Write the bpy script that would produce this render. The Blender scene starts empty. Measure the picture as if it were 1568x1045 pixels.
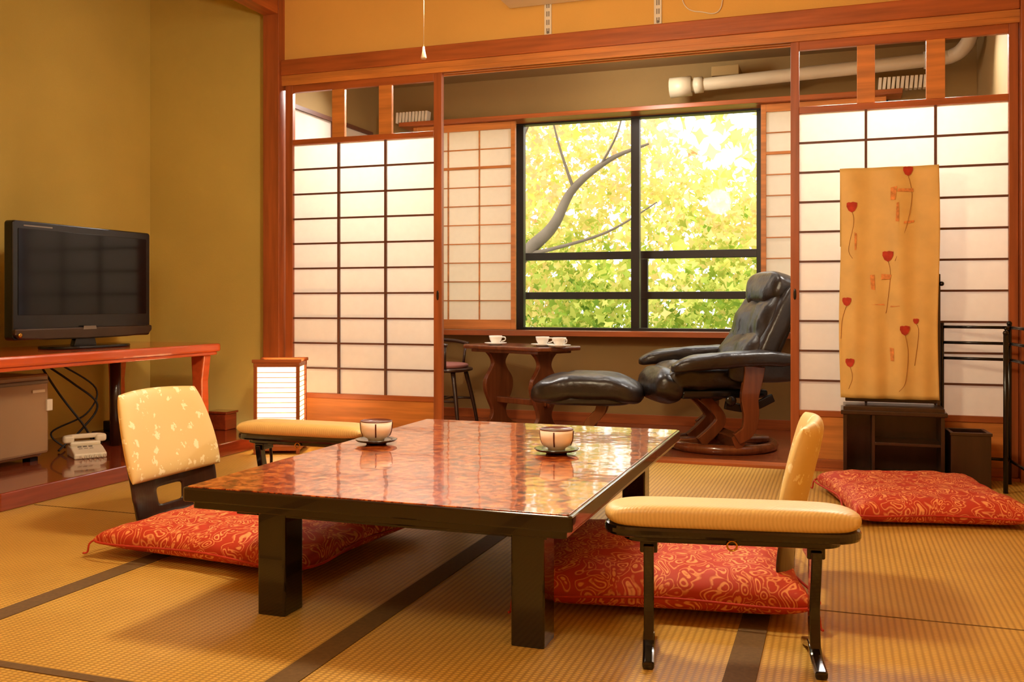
import bpy, bmesh, math, random
from mathutils import Vector, Matrix, noise
random.seed(7)
S=bpy.context.scene
try:
    S.view_settings.view_transform='Standard'; S.view_settings.look='None'
    S.view_settings.exposure=0.38
except Exception: pass

# ---------------------------------------------------------------- materials
def lin(v):
    v/=255.0
    return v/12.92 if v<=.04045 else ((v+.055)/1.055)**2.4
def c(r,g,b): return (lin(r),lin(g),lin(b),1)
def base(name):
    m=bpy.data.materials.new(name); m.use_nodes=True
    nt=m.node_tree; b=nt.nodes['Principled BSDF']
    return m,nt,b
def N(nt,t,**kw):
    n=nt.nodes.new(t)
    for k,v in kw.items():
        if k in n.inputs: n.inputs[k].default_value=v
        else: setattr(n,k,v)
    return n
def ramp(nt,stops,interp='LINEAR'):
    r=nt.nodes.new('ShaderNodeValToRGB'); r.color_ramp.interpolation=interp
    e=r.color_ramp.elements
    while len(e)<len(stops): e.new(.5)
    for i,(p,col) in enumerate(stops): e[i].position=p; e[i].color=col
    return r
def coords(nt,scale=(1,1,1),rot=(0,0,0)):
    tc=nt.nodes.new('ShaderNodeTexCoord'); mp=nt.nodes.new('ShaderNodeMapping')
    mp.inputs['Scale'].default_value=scale; mp.inputs['Rotation'].default_value=rot
    nt.links.new(tc.outputs['Object'],mp.inputs['Vector']); return mp
def mul(col,f): return (min(col[0]*f,1),min(col[1]*f,1),min(col[2]*f,1),1)
def simple(name,col,rough=.5,metal=0,var=.12,scale=6,bump=0,bscale=60,stretch=(1,1,1),coat=0,spec=.5,bdist=.01):
    m,nt,b=base(name)
    mp=coords(nt,stretch); n=N(nt,'ShaderNodeTexNoise',Scale=scale,Detail=4.0)
    nt.links.new(mp.outputs[0],n.inputs['Vector'])
    r=ramp(nt,[(.3,mul(col,1-var)),(.7,mul(col,1+var))])
    nt.links.new(n.outputs['Fac'],r.inputs[0]); nt.links.new(r.outputs[0],b.inputs['Base Color'])
    b.inputs['Roughness'].default_value=rough; b.inputs['Metallic'].default_value=metal
    b.inputs['Coat Weight'].default_value=coat; b.inputs['Specular IOR Level'].default_value=spec
    if bump:
        n2=N(nt,'ShaderNodeTexNoise',Scale=bscale,Detail=3.0); nt.links.new(mp.outputs[0],n2.inputs['Vector'])
        bp=N(nt,'ShaderNodeBump',Strength=bump,Distance=bdist)
        nt.links.new(n2.outputs['Fac'],bp.inputs['Height']); nt.links.new(bp.outputs[0],b.inputs['Normal'])
    return m
def wood(name,col,axis='Z',rough=.4,coat=.0,var=.25):
    st={'X':(1,14,14),'Y':(14,1,14),'Z':(14,14,1)}[axis]
    return simple(name,col,rough,0,var,2.2,.06,6,st,coat)

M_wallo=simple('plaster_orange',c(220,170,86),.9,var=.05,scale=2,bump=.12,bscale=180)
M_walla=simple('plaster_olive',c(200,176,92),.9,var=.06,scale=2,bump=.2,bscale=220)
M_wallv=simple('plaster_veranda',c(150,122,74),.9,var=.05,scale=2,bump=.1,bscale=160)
M_ceil=simple('ceiling_board',c(215,190,140),.8,var=.08,scale=3,stretch=(10,1,1))
tw=c(164,86,40)
W_x=wood('trim_wood_x',tw,'X',.36); W_y=wood('trim_wood_y',tw,'Y',.38); W_z=wood('trim_wood_z',c(156,82,40),'Z',.38)
W_k=wood('shoji_wood_h',c(196,122,56),'X',.42); W_m=wood('muntin_wood',c(96,54,34),'Z',.5,var=.1)
W_toko=wood('toko_board',c(132,54,28),'Y',.15,coat=.6)
W_console=wood('console_lacquer',c(206,90,42),'Y',.16,coat=.5,var=.12)
W_dark=wood('dark_wood',c(50,28,18),'Z',.3,coat=.3)
W_ver=wood('veranda_floor_wood',c(140,72,40),'X',.25,coat=.3)
W_frame=wood('chair_wood',c(108,56,28),'Z',.25,coat=.4)
M_lacq=simple('black_lacquer',c(18,10,8),.16,var=.2,coat=.5)
M_blk=simple('black_plastic',c(14,12,14),.25,var=.1)
M_alu=simple('dark_aluminium',c(34,30,30),.4,metal=.4,var=.1)
M_white=simple('white_plastic',c(225,215,195),.4,var=.03)
M_cream=simple('cream_pipe',c(196,184,158),.45,var=.04)
M_brass=simple('brass',c(214,160,70),.25,metal=1,var=.05)
M_leather=simple('black_leather',c(36,29,26),.34,var=.2,scale=9,bump=.5,bscale=12,spec=.55,bdist=.015)
M_cord=simple('cord_black',c(20,18,18),.6)
M_rope=simple('cord_red',c(180,46,24),.7)
M_wht=simple('porcelain_white',c(246,242,234),.2,var=.02)
M_cupw=simple('porcelain_cream',c(252,248,236),.35,var=.02,scale=30)
M_cupr=simple('cup_stripe',c(92,44,30),.3)
M_fridge=simple('fridge_enamel',c(160,130,98),.3,var=.03,metal=.2)
M_grey=simple('grey_plastic',c(120,110,100),.4)
M_red_leg=simple('poppy_red',c(178,52,26),.8,var=.2,scale=40)
M_stem=simple('poppy_stem',c(156,98,44),.8)
M_patch=simple('print_patch',c(214,140,74),.85,var=.3,scale=60)

def paper(name,col,tr=.5,emit=0,ecol=(1,.8,.5,1)):
    m,nt,b=base(name); out=nt.nodes['Material Output']; nt.nodes.remove(b)
    mp=coords(nt); n=N(nt,'ShaderNodeTexNoise',Scale=25.0,Detail=6.0); nt.links.new(mp.outputs[0],n.inputs['Vector'])
    r=ramp(nt,[(.3,mul(col,.97)),(.7,col)]); nt.links.new(n.outputs['Fac'],r.inputs[0])
    d=N(nt,'ShaderNodeBsdfDiffuse'); t=N(nt,'ShaderNodeBsdfTranslucent'); mx=N(nt,'ShaderNodeMixShader'); mx.inputs[0].default_value=tr
    nt.links.new(r.outputs[0],d.inputs[0]); nt.links.new(r.outputs[0],t.inputs[0])
    nt.links.new(d.outputs[0],mx.inputs[1]); nt.links.new(t.outputs[0],mx.inputs[2]); last=mx
    if emit:
        e=N(nt,'ShaderNodeEmission',Strength=emit,Color=ecol); a=N(nt,'ShaderNodeAddShader')
        nt.links.new(mx.outputs[0],a.inputs[0]); nt.links.new(e.outputs[0],a.inputs[1]); last=a
    nt.links.new(last.outputs[0],out.inputs[0]); return m
M_paper=paper('shoji_paper',c(255,248,240),.55)
M_lantern=paper('lantern_paper',c(250,235,205),.4,1.1,(1,.84,.58,1))
M_lampd=paper('lamp_diffuser',c(250,240,220),.4,3,(1,.87,.66,1))

def glassmat():
    m,nt,b=base('window_glass'); out=nt.nodes['Material Output']; nt.nodes.remove(b)
    t=N(nt,'ShaderNodeBsdfTransparent'); g=N(nt,'ShaderNodeBsdfGlossy',Roughness=.02); mx=N(nt,'ShaderNodeMixShader')
    lw=N(nt,'ShaderNodeLayerWeight',Blend=.12); nt.links.new(lw.outputs['Fresnel'],mx.inputs[0])
    nt.links.new(t.outputs[0],mx.inputs[1]); nt.links.new(g.outputs[0],mx.inputs[2]); nt.links.new(mx.outputs[0],out.inputs[0]); return m
M_glass=glassmat()

def tatami():
    m,nt,b=base('tatami_rush'); mp=coords(nt)
    w1=N(nt,'ShaderNodeTexWave',Scale=17.0,Distortion=.3); w1.bands_direction='X'
    w2=N(nt,'ShaderNodeTexWave',Scale=26.0,Distortion=.4); w2.bands_direction='Y'
    for w in (w1,w2): nt.links.new(mp.outputs[0],w.inputs['Vector'])
    mm=N(nt,'ShaderNodeMath'); mm.operation='MULTIPLY'
    nt.links.new(w1.outputs['Fac'],mm.inputs[0]); nt.links.new(w2.outputs['Fac'],mm.inputs[1])
    n=N(nt,'ShaderNodeTexNoise',Scale=3.0,Detail=5.0); nt.links.new(mp.outputs[0],n.inputs['Vector'])
    r=ramp(nt,[(.0,c(170,130,52)),(.5,c(218,178,88))]); nt.links.new(mm.outputs[0],r.inputs[0])
    r2=ramp(nt,[(.3,(.86,.82,.76,1)),(.7,(1,1,1,1))]); nt.links.new(n.outputs['Fac'],r2.inputs[0])
    mx=N(nt,'ShaderNodeMixRGB'); mx.blend_type='MULTIPLY'; mx.inputs[0].default_value=1
    nt.links.new(r.outputs[0],mx.inputs[1]); nt.links.new(r2.outputs[0],mx.inputs[2])
    nt.links.new(mx.outputs[0],b.inputs['Base Color']); b.inputs['Roughness'].default_value=.45
    bp=N(nt,'ShaderNodeBump',Strength=.4,Distance=.002); nt.links.new(mm.outputs[0],bp.inputs['Height']); nt.links.new(bp.outputs[0],b.inputs['Normal'])
    return m
M_tat=tatami()
M_heri=simple('tatami_border_cloth',c(98,72,34),.85,var=.15,scale=80)

def redfab():
    m,nt,b=base('zabuton_brocade'); mp=coords(nt)
    n=N(nt,'ShaderNodeTexNoise',Scale=9.0,Detail=1.0); nt.links.new(mp.outputs[0],n.inputs['Vector'])
    ad=N(nt,'ShaderNodeMixRGB'); ad.blend_type='LINEAR_LIGHT'; ad.inputs[0].default_value=.08
    nt.links.new(mp.outputs[0],ad.inputs[1]); nt.links.new(n.outputs['Color'],ad.inputs[2])
    mp2=N(nt,'ShaderNodeMapping'); mp2.inputs['Scale'].default_value=(1.5,.9,1); mp2.inputs['Rotation'].default_value=(0,0,.6)
    nt.links.new(ad.outputs[0],mp2.inputs['Vector'])
    v=N(nt,'ShaderNodeTexVoronoi',Scale=19.0); nt.links.new(mp2.outputs[0],v.inputs['Vector'])
    A=c(184,50,24); B=c(232,156,96)
    r=ramp(nt,[(0,B),(.07,B),(.12,A),(.25,A),(.29,B),(.37,B),(.41,A),(.54,A),(.58,B),(.66,A)]); nt.links.new(v.outputs['Distance'],r.inputs[0])
    n2=N(nt,'ShaderNodeTexNoise',Scale=40.0); nt.links.new(mp.outputs[0],n2.inputs['Vector'])
    r3=ramp(nt,[(.30,(0,0,0,1)),(.42,(1,1,1,1))]); nt.links.new(n2.outputs['Fac'],r3.inputs[0])
    mx=N(nt,'ShaderNodeMixRGB'); nt.links.new(r3.outputs[0],mx.inputs[0]); mx.inputs[1].default_value=A; nt.links.new(r.outputs[0],mx.inputs[2])
    nt.links.new(mx.outputs[0],b.inputs['Base Color']); b.inputs['Roughness'].default_value=.65
    return m
M_redf=redfab()
def goldfab():
    m,nt,b=base('gold_brocade'); mp=coords(nt)
    v=N(nt,'ShaderNodeTexVoronoi',Scale=17.0); nt.links.new(mp.outputs[0],v.inputs['Vector'])
    n=N(nt,'ShaderNodeTexNoise',Scale=70.0,Detail=2.0); nt.links.new(mp.outputs[0],n.inputs['Vector'])
    ml=N(nt,'ShaderNodeMath'); ml.operation='ADD'; nt.links.new(v.outputs['Distance'],ml.inputs[0]); nt.links.new(n.outputs['Fac'],ml.inputs[1])
    r=ramp(nt,[(.70,c(248,236,192)),(.78,c(224,196,130))]); nt.links.new(ml.outputs[0],r.inputs[0])
    nt.links.new(r.outputs[0],b.inputs['Base Color']); b.inputs['Roughness'].default_value=.55
    return m
M_gold=goldfab()
def padmat():
    m,nt,b=base('gold_vinyl'); mp=coords(nt,(1,1,1),(0,0,math.radians(35)))
    w=N(nt,'ShaderNodeTexWave',Scale=40.0,Distortion=3.0); nt.links.new(mp.outputs[0],w.inputs['Vector'])
    r=ramp(nt,[(0,c(212,178,110)),(1,c(222,190,122))]); nt.links.new(w.outputs['Fac'],r.inputs[0])
    nt.links.new(r.outputs[0],b.inputs['Base Color']); b.inputs['Roughness'].default_value=.42
    bp=N(nt,'ShaderNodeBump',Strength=.12,Distance=.002); nt.links.new(w.outputs['Fac'],bp.inputs['Height']); nt.links.new(bp.outputs[0],b.inputs['Normal'])
    return m
M_goldp=padmat()
M_cloth=simple('ochre_silk',c(218,180,104),.6,var=.08,scale=10,bump=.05)

def ttop():
    m,nt,b=base('red_lacquer_top'); mp=coords(nt)
    n=N(nt,'ShaderNodeTexNoise',Scale=26.0,Detail=8.0,Roughness=.8); nt.links.new(mp.outputs[0],n.inputs['Vector'])
    r=ramp(nt,[(.42,c(70,18,6)),(.50,c(168,62,18)),(.57,c(226,130,54))]); nt.links.new(n.outputs['Fac'],r.inputs[0])
    nt.links.new(r.outputs[0],b.inputs['Base Color']); b.inputs['Roughness'].default_value=.25
    b.inputs['Specular IOR Level'].default_value=.4
    b.inputs['Coat Weight'].default_value=1; b.inputs['Coat Roughness'].default_value=.05; b.inputs['Coat IOR'].default_value=1.55
    n2=N(nt,'ShaderNodeTexNoise',Scale=7.0,Detail=2.0); nt.links.new(mp.outputs[0],n2.inputs['Vector'])
    bp=N(nt,'ShaderNodeBump',Strength=.14,Distance=.01); nt.links.new(n2.outputs['Fac'],bp.inputs['Height']); nt.links.new(bp.outputs[0],b.inputs['Coat Normal'])
    return m
M_top=ttop()
def screen():
    m,nt,b=base('tv_screen_glass'); b.inputs['Base Color'].default_value=c(8,7,11); b.inputs['Roughness'].default_value=.1
    b.inputs['Specular IOR Level'].default_value=.3; return m
M_screen=screen()
def leafmat(name,zl,zh,dark=1.0):
    m,nt,b=base(name); out=nt.nodes['Material Output']; nt.nodes.remove(b)
    g=N(nt,'ShaderNodeNewGeometry'); mp=coords(nt)
    n=N(nt,'ShaderNodeTexNoise',Scale=.9,Detail=3.0); nt.links.new(mp.outputs[0],n.inputs['Vector'])
    sp=N(nt,'ShaderNodeSeparateXYZ'); nt.links.new(mp.outputs[0],sp.inputs[0])
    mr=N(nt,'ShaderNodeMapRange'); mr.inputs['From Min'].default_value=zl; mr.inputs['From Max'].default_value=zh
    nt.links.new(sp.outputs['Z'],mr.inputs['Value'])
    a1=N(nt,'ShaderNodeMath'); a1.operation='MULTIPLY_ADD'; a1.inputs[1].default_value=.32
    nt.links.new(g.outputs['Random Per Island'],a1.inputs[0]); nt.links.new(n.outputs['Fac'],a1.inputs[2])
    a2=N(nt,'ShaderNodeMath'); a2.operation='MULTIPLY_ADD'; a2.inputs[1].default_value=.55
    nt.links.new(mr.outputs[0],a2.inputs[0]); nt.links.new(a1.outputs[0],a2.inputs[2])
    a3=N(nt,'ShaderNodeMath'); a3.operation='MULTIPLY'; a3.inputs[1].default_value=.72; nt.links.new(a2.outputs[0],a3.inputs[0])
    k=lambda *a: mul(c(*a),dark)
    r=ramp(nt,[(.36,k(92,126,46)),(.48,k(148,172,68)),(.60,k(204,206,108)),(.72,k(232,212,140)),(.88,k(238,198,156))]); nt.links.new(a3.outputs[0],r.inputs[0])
    d=N(nt,'ShaderNodeBsdfDiffuse'); t=N(nt,'ShaderNodeBsdfTranslucent'); mx=N(nt,'ShaderNodeMixShader'); mx.inputs[0].default_value=.5
    for q in (d,t): nt.links.new(r.outputs[0],q.inputs[0])
    nt.links.new(d.outputs[0],mx.inputs[1]); nt.links.new(t.outputs[0],mx.inputs[2]); nt.links.new(mx.outputs[0],out.inputs[0]); return m
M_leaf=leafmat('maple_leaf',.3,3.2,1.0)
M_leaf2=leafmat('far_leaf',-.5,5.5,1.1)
M_bark=simple('bark',c(104,92,76),.9,bump=.4,bscale=20)
M_grass=simple('grass_ground',c(140,160,80),.9)

# ---------------------------------------------------------------- mesh helpers
def link(o,parent=None,loc=None,rot=None):
    S.collection.objects.link(o)
    if parent: o.parent=parent
    if loc: o.location=loc
    if rot: o.rotation_euler=[math.radians(a) for a in rot]
    return o
def grp(name,loc=(0,0,0),rz=0,sc=1):
    e=bpy.data.objects.new(name,None); e.empty_display_size=.1; e.scale=(sc,sc,sc)
    return link(e,None,loc,(0,0,rz))
def mk(name,vs,fs,mat,parent=None,smooth=False,loc=None,rot=None,bevel=0,seg=2,sub=0,solid=0,recalc=True):
    me=bpy.data.meshes.new(name); me.from_pydata([tuple(v) for v in vs],[],fs); me.update()
    if recalc:
        bm=bmesh.new(); bm.from_mesh(me); bmesh.ops.recalc_face_normals(bm,faces=bm.faces); bm.to_mesh(me); bm.free()
    if mat: me.materials.append(mat)
    if smooth: me.polygons.foreach_set('use_smooth',[True]*len(me.polygons))
    o=bpy.data.objects.new(name,me); link(o,parent,loc,rot)
    if solid: md=o.modifiers.new('s','SOLIDIFY'); md.thickness=solid; md.offset=0
    if bevel: md=o.modifiers.new('b','BEVEL'); md.width=bevel; md.segments=seg; md.limit_method='ANGLE'
    if sub: md=o.modifiers.new('u','SUBSURF'); md.levels=sub; md.render_levels=sub
    return o
BF=[(0,1,3,2),(4,6,7,5),(0,4,5,1),(2,3,7,6),(0,2,6,4),(1,5,7,3)]
def bv(x0,x1,y0,y1,z0,z1): return [(x,y,z) for x in (x0,x1) for y in (y0,y1) for z in (z0,z1)]
def box(name,x0,x1,y0,y1,z0,z1,mat,parent=None,bevel=.002,rot=None):
    if rot:
        cx,cy,cz=(x0+x1)/2,(y0+y1)/2,(z0+z1)/2
        return mk(name,bv(x0-cx,x1-cx,y0-cy,y1-cy,z0-cz,z1-cz),BF,mat,parent,bevel=bevel,loc=(cx,cy,cz),rot=rot)
    return mk(name,bv(x0,x1,y0,y1,z0,z1),BF,mat,parent,bevel=bevel)
def boxes(name,lst,mat,parent=None,bevel=0):
    vs=[];fs=[]
    for b in lst:
        k=len(vs); vs+=bv(*b); fs+=[tuple(i+k for i in f) for f in BF]
    return mk(name,vs,fs,mat,parent,bevel=bevel)
def cat(pts,n=8,cyc=False):
    P=[Vector(p) for p in pts]; out=[]; L=len(P); rng=range(L if cyc else L-1)
    g=(lambda i:P[i%L]) if cyc else (lambda i:P[max(0,min(L-1,i))])
    for i in rng:
        a,b_,c_,d=g(i-1),g(i),g(i+1),g(i+2)
        for k in range(n):
            t=k/n; out.append(.5*((2*b_)+(-a+c_)*t+(2*a-5*b_+4*c_-d)*t*t+(-a+3*b_-3*c_+d)*t**3))
    if not cyc: out.append(P[-1])
    return out
def tube(name,pts,r,mat,parent=None,cyc=False,sm=8,seg=10,rs=None):
    P=cat([Vector(p) for p in pts],sm,cyc) if sm else [Vector(p) for p in pts]
    n=len(P); vs=[];fs=[]; up=None
    for i,p in enumerate(P):
        t=((P[(i+1)%n] if cyc else P[min(i+1,n-1)])-(P[i-1] if cyc or i>0 else P[0])).normalized()
        if up is None:
            up=Vector((0,0,1)) if abs(t.z)<.9 else Vector((1,0,0))
        s=t.cross(up).normalized(); up=s.cross(t).normalized()
        rr=r if rs is None else rs[0]+(rs[1]-rs[0])*i/(n-1)
        for k in range(seg):
            a=2*math.pi*k/seg; vs.append(p+s*math.cos(a)*rr+up*math.sin(a)*rr)
    for i in range(n if cyc else n-1):
        for k in range(seg):
            j=(i+1)%n; fs.append((i*seg+k,i*seg+(k+1)%seg,j*seg+(k+1)%seg,j*seg+k))
    if not cyc: fs+= [tuple(range(seg)),tuple((n-1)*seg+k for k in range(seg))]
    return mk(name,vs,fs,mat,parent,smooth=True)
def lathe(name,prof,mat,parent=None,loc=None,seg=32,rot=None):
    vs=[];fs=[]
    for r,z in prof:
        for k in range(seg): a=2*math.pi*k/seg; vs.append((r*math.cos(a),r*math.sin(a),z))
    for i in range(len(prof)-1):
        for k in range(seg): fs.append((i*seg+k,i*seg+(k+1)%seg,(i+1)*seg+(k+1)%seg,(i+1)*seg+k))
    fs+= [tuple(range(seg)),tuple((len(prof)-1)*seg+k for k in range(seg))]
    return mk(name,vs,fs,mat,parent,smooth=True,loc=loc,rot=rot)
def slab(name,outl,t0,t1,plane,mat,parent=None,bevel=.003,loc=None,rot=None,smooth=False):
    f={'XY':lambda a,b,t:(a,b,t),'XZ':lambda a,b,t:(a,t,b),'YZ':lambda a,b,t:(t,a,b)}[plane]
    n=len(outl); vs=[f(a,b,t0) for a,b in outl]+[f(a,b,t1) for a,b in outl]
    fs=[tuple(range(n)),tuple(range(2*n-1,n-1,-1))]+[(i,(i+1)%n,n+(i+1)%n,n+i) for i in range(n)]
    return mk(name,vs,fs,mat,parent,bevel=bevel,loc=loc,rot=rot)
def ribbon(name,path,w,t0,t1,plane,mat,parent=None):
    P=cat([Vector((a,b,0)) for a,b in path],8); W=w if isinstance(w,(list,tuple)) else (w,w)
    L=[];R=[]
    for i,p in enumerate(P):
        t=(P[min(i+1,len(P)-1)]-P[max(i-1,0)]).normalized(); nn=Vector((-t.y,t.x,0)); ww=(W[0]+(W[1]-W[0])*i/(len(P)-1))/2
        L.append(p+nn*ww); R.append(p-nn*ww)
    return slab(name,[(p.x,p.y) for p in L+R[::-1]],t0,t1,plane,mat,parent,bevel=.006)
def sup(name,cen,half,mat,parent=None,e=.4,e2=None,rot=None,warp=None,n=28):
    e2=e2 or e; vs=[];fs=[]
    sp=lambda x,p: math.copysign(abs(x)**p,x)
    for i in range(n+1):
        ph=-math.pi/2+math.pi*i/n
        for k in range(2*n):
            th=math.pi*k/n
            p=Vector((half[0]*sp(math.cos(ph),e)*sp(math.cos(th),e2),half[1]*sp(math.cos(ph),e)*sp(math.sin(th),e2),half[2]*sp(math.sin(ph),e)))
            if warp: p=Vector(warp(p))
            vs.append(p)
    for i in range(n):
        for k in range(2*n): fs.append((i*2*n+k,i*2*n+(k+1)%(2*n),(i+1)*2*n+(k+1)%(2*n),(i+1)*2*n+k))
    o=mk(name,vs,fs,mat,parent,smooth=True,loc=cen,rot=rot)
    bm=bmesh.new(); bm.from_mesh(o.data); bmesh.ops.remove_doubles(bm,verts=bm.verts,dist=1e-5); bmesh.ops.recalc_face_normals(bm,faces=bm.faces); bm.to_mesh(o.data); bm.free()
    return o
def pillow(name,mp,mat,parent=None,n=28,ex=4,pw=.5,loc=None,rot=None):
    vs=[];fs=[];idx={}
    for side in (1,-1):
        for i in range(n+1):
            for j in range(n+1):
                u=math.sin((2*i/n-1)*math.pi/2); v=math.sin((2*j/n-1)*math.pi/2)
                edge=i in(0,n) or j in (0,n)
                if edge and side==-1: idx[(side,i,j)]=idx[(1,i,j)]; continue
                w=side*((1-abs(u)**ex)*(1-abs(v)**ex))**pw if not edge else 0
                idx[(side,i,j)]=len(vs); vs.append(mp(u,v,w))
        for i in range(n):
            for j in range(n):
                f=(idx[(side,i,j)],idx[(side,i+1,j)],idx[(side,i+1,j+1)],idx[(side,i,j+1)])
                fs.append(f if side==1 else f[::-1])
    return mk(name,vs,fs,mat,parent,smooth=True,loc=loc,rot=rot)
def rrect(hx,hy,r,n=6,cx=0,cy=0):
    o=[]
    for (sx,sy,a0) in ((1,1,0),(-1,1,90),(-1,-1,180),(1,-1,270)):
        for k in range(n+1):
            a=math.radians(a0+90*k/n); o.append((cx+sx*(hx-r)+r*math.cos(a),cy+sy*(hy-r)+r*math.sin(a)))
    return o
def nz_(p,f,a,s=0): return a*noise.noise(Vector((p.x*f,p.y*f,p.z*f+s)))

# ---------------------------------------------------------------- room shell
YB=5.38; YW=7.0; CZ=3.05
fl=box('floor',-3.6,1.1,-1.6,5.36,-.1,0,M_tat,bevel=0)
xs=(-2.29,-1.25,-.225)
boxes('tatami_border',[(x-.038,x+.038,-1.6,5.33,0,.0025) for x in xs],M_heri,fl)
boxes('tatami_border_cross',[(-3.4,-1.29,1.80,1.83,0,.002)],M_heri,fl)
boxes('tatami_joint',[(-.185,1.0,2.918,2.923,0,.0012),(-.185,1.0,.9,.905,0,.0012),(-1.21,-.265,1.2,1.205,0,.0012),(-2.25,-1.29,3.70,3.705,0,.0012),(-3.4,-2.33,3.3,3.305,0,.0012)],M_heri,fl)
box('floor_veranda',-3.65,1.0,5.36,YW+.1,-.1,0,W_ver,bevel=0)
box('ceiling',-4.7,1.1,-1.7,5.5,CZ,CZ+.1,M_ceil,bevel=0)
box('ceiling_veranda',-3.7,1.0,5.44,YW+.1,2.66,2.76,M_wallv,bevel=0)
box('wall_right',.98,1.1,-1.7,5.44,0,CZ,M_wallo,bevel=0)
box('wall_rear',-4.7,1.1,-1.7,-1.6,0,CZ,M_wallo,bevel=0)
box('wall_left',-3.52,-3.42,-1.6,3.13,0,CZ,M_wallo,bevel=0)
box('wall_alcove_side',-4.51,-3.52,3.05,3.13,0,CZ,M_walla,bevel=0)
box('wall_alcove_left',-4.61,-4.51,3.05,5.5,0,CZ,M_walla,bevel=0)
box('wall_alcove_end',-4.51,-3.55,5.38,5.48,0,CZ,M_walla,bevel=0)
box('wall_alcove_header',-3.54,-3.45,3.13,5.32,2.87,CZ,M_wallo,bevel=0)
box('wall_back',-3.45,.98,5.38,5.46,2.42,CZ,M_wallo,bevel=0)
box('trim_1',-3.555,-3.435,5.31,5.44,0,CZ,W_z,bevel=.004)
box('trim_2',.86,.98,5.31,5.44,0,CZ,W_z,bevel=.004)
box('trim_3',-3.55,-3.44,3.13,5.31,2.78,2.87,W_y,bevel=.004)
box('trim_4',-3.435,.86,5.33,5.38,2.385,2.485,W_x,bevel=.006)
boxes('trim_5',[(-3.435,.86,5.347,5.36,2.32,2.35),(-3.435,.86,5.397,5.41,2.32,2.35),(-3.435,.86,5.447,5.46,2.32,2.35),(-3.435,.86,5.343,5.462,2.35,2.384)],W_k)
boxes('trim_6',[(-3.435,.86,5.335,5.46,0,.015)],W_x)
box('toko_platform',-4.51,-3.41,3.13,5.31,0,.08,W_toko,bevel=.006)
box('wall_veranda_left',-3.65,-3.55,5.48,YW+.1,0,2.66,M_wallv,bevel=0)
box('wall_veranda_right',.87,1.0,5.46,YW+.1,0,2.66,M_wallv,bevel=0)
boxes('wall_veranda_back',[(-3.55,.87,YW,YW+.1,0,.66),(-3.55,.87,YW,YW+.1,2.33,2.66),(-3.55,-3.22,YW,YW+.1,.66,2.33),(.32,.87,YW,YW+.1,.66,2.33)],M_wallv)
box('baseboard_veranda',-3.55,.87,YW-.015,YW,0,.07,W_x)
boxes('trim_7',[(-3.3,.4,6.80,YW,.655,.695),(-3.3,.4,6.80,YW,2.302,2.335)],W_x,bevel=.003)
g=grp('window_2')
boxes('frame',[(-3.55,-3.525,5.55,6.80,2.24,2.27),(-3.55,-3.525,5.55,6.80,1.0,1.03),(-3.55,-3.525,5.55,5.58,1.03,2.24),(-3.55,-3.525,6.77,6.80,1.03,2.24),(-3.55,-3.528,6.16,6.18,1.03,2.24)],W_m,g)
box('paper',-3.548,-3.54,5.58,6.77,1.03,2.24,M_paper,g,0)

# ---------------------------------------------------------------- shoji doors
def shoji_door(name,x0,x1,y,sw=.05):
    g=grp(name); a,b=x0+sw,x1-sw
    zt,zb=1.932,.322
    boxes('stiles',[(x0,a,y,y+.035,.015,2.335),(b,x1,y,y+.035,.015,2.335)],W_z,g,.003)
    boxes('rails',[(a,b,y+.002,y+.033,zt,zt+.035),(a,b,y+.002,y+.033,2.275,2.335),(a,b,y+.002,y+.033,.29,zb),(a,b,y+.002,y+.033,.015,.06)],W_x,g,.002)
    box('kickboard',a,b,y+.01,y+.022,.06,.29,W_k,g)
    cw=(b-a)/3
    boxes('transom_posts',[(a+cw*i-.045,a+cw*i+.045,y+.004,y+.03,zt+.035,2.275) for i in (1,2)],W_k,g,.002)
    boxes('muntins',[(a,b,y+.004,y+.02,zb+(zt-zb)*i/10-.0055,zb+(zt-zb)*i/10+.0055) for i in range(1,10)]+[(a+cw*i-.0065,a+cw*i+.0065,y+.003,y+.021,zb,zt) for i in (1,2)],W_m,g)
    box('paper',a,b,y+.0215,y+.0225,zb,zt,M_paper,g,0)
    box('transom_glass',a,b,y+.016,y+.018,zt+.035,2.275,M_glass,g,0)
    side=b+.5*sw if x0<-2 else x0+.5*sw
    sup('pull',(side,y,.95),(.008,.003,.03),M_blk,g,.8,n=10)
    return g
shoji_door('door_1',-3.42,-2.31,5.363,.055)
shoji_door('door_2',-.25,.858,5.363,.045)

def leaf_shoji(name,x0,x1,y):
    g=grp(name); z0,z1=.70,2.30; sw=.035; a,b=x0+sw,x1-sw; zb,zt=.775,2.245
    boxes('frame',[(x0,a,y,y+.03,z0,z1),(b,x1,y,y+.03,z0,z1),(a,b,y,y+.03,z0,zb),(a,b,y,y+.03,zt,z1),(a,b,y,y+.025,1.945,1.965)],W_k,g,.002)
    boxes('muntins',[(a,b,y+.004,y+.018,zb+(zt-zb)*i/10-.004,zb+(zt-zb)*i/10+.004) for i in range(1,10)]+[(a+(b-a)*i/3-.004,a+(b-a)*i/3+.004,y+.004,y+.018,zb,zt) for i in (1,2)],W_k,g)
    box('paper',a,b,y+.0195,y+.0205,zb,zt,M_paper,g,0)
leaf_shoji('window_shoji',-3.20,-2.345,6.86)
leaf_shoji('window_shoji',-.52,.30,6.86)
g=grp('window_1')
fr=[(-3.22,.32,YW,YW+.08,.66,.715),(-3.22,.32,YW,YW+.08,2.29,2.33),(-3.22,-3.18,YW,YW+.08,.66,2.33),(.28,.32,YW,YW+.08,.66,2.33)]
for x in (-2.36,-1.446,-.53): fr.append((x-.032,x+.032,YW+.01,YW+.07,.70,2.31))
boxes('sashes',fr,M_alu,g,.003)
box('glass',-3.18,.28,YW+.04,YW+.044,.71,2.29,M_glass,g,0)
g=grp('balcony_railing')
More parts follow.
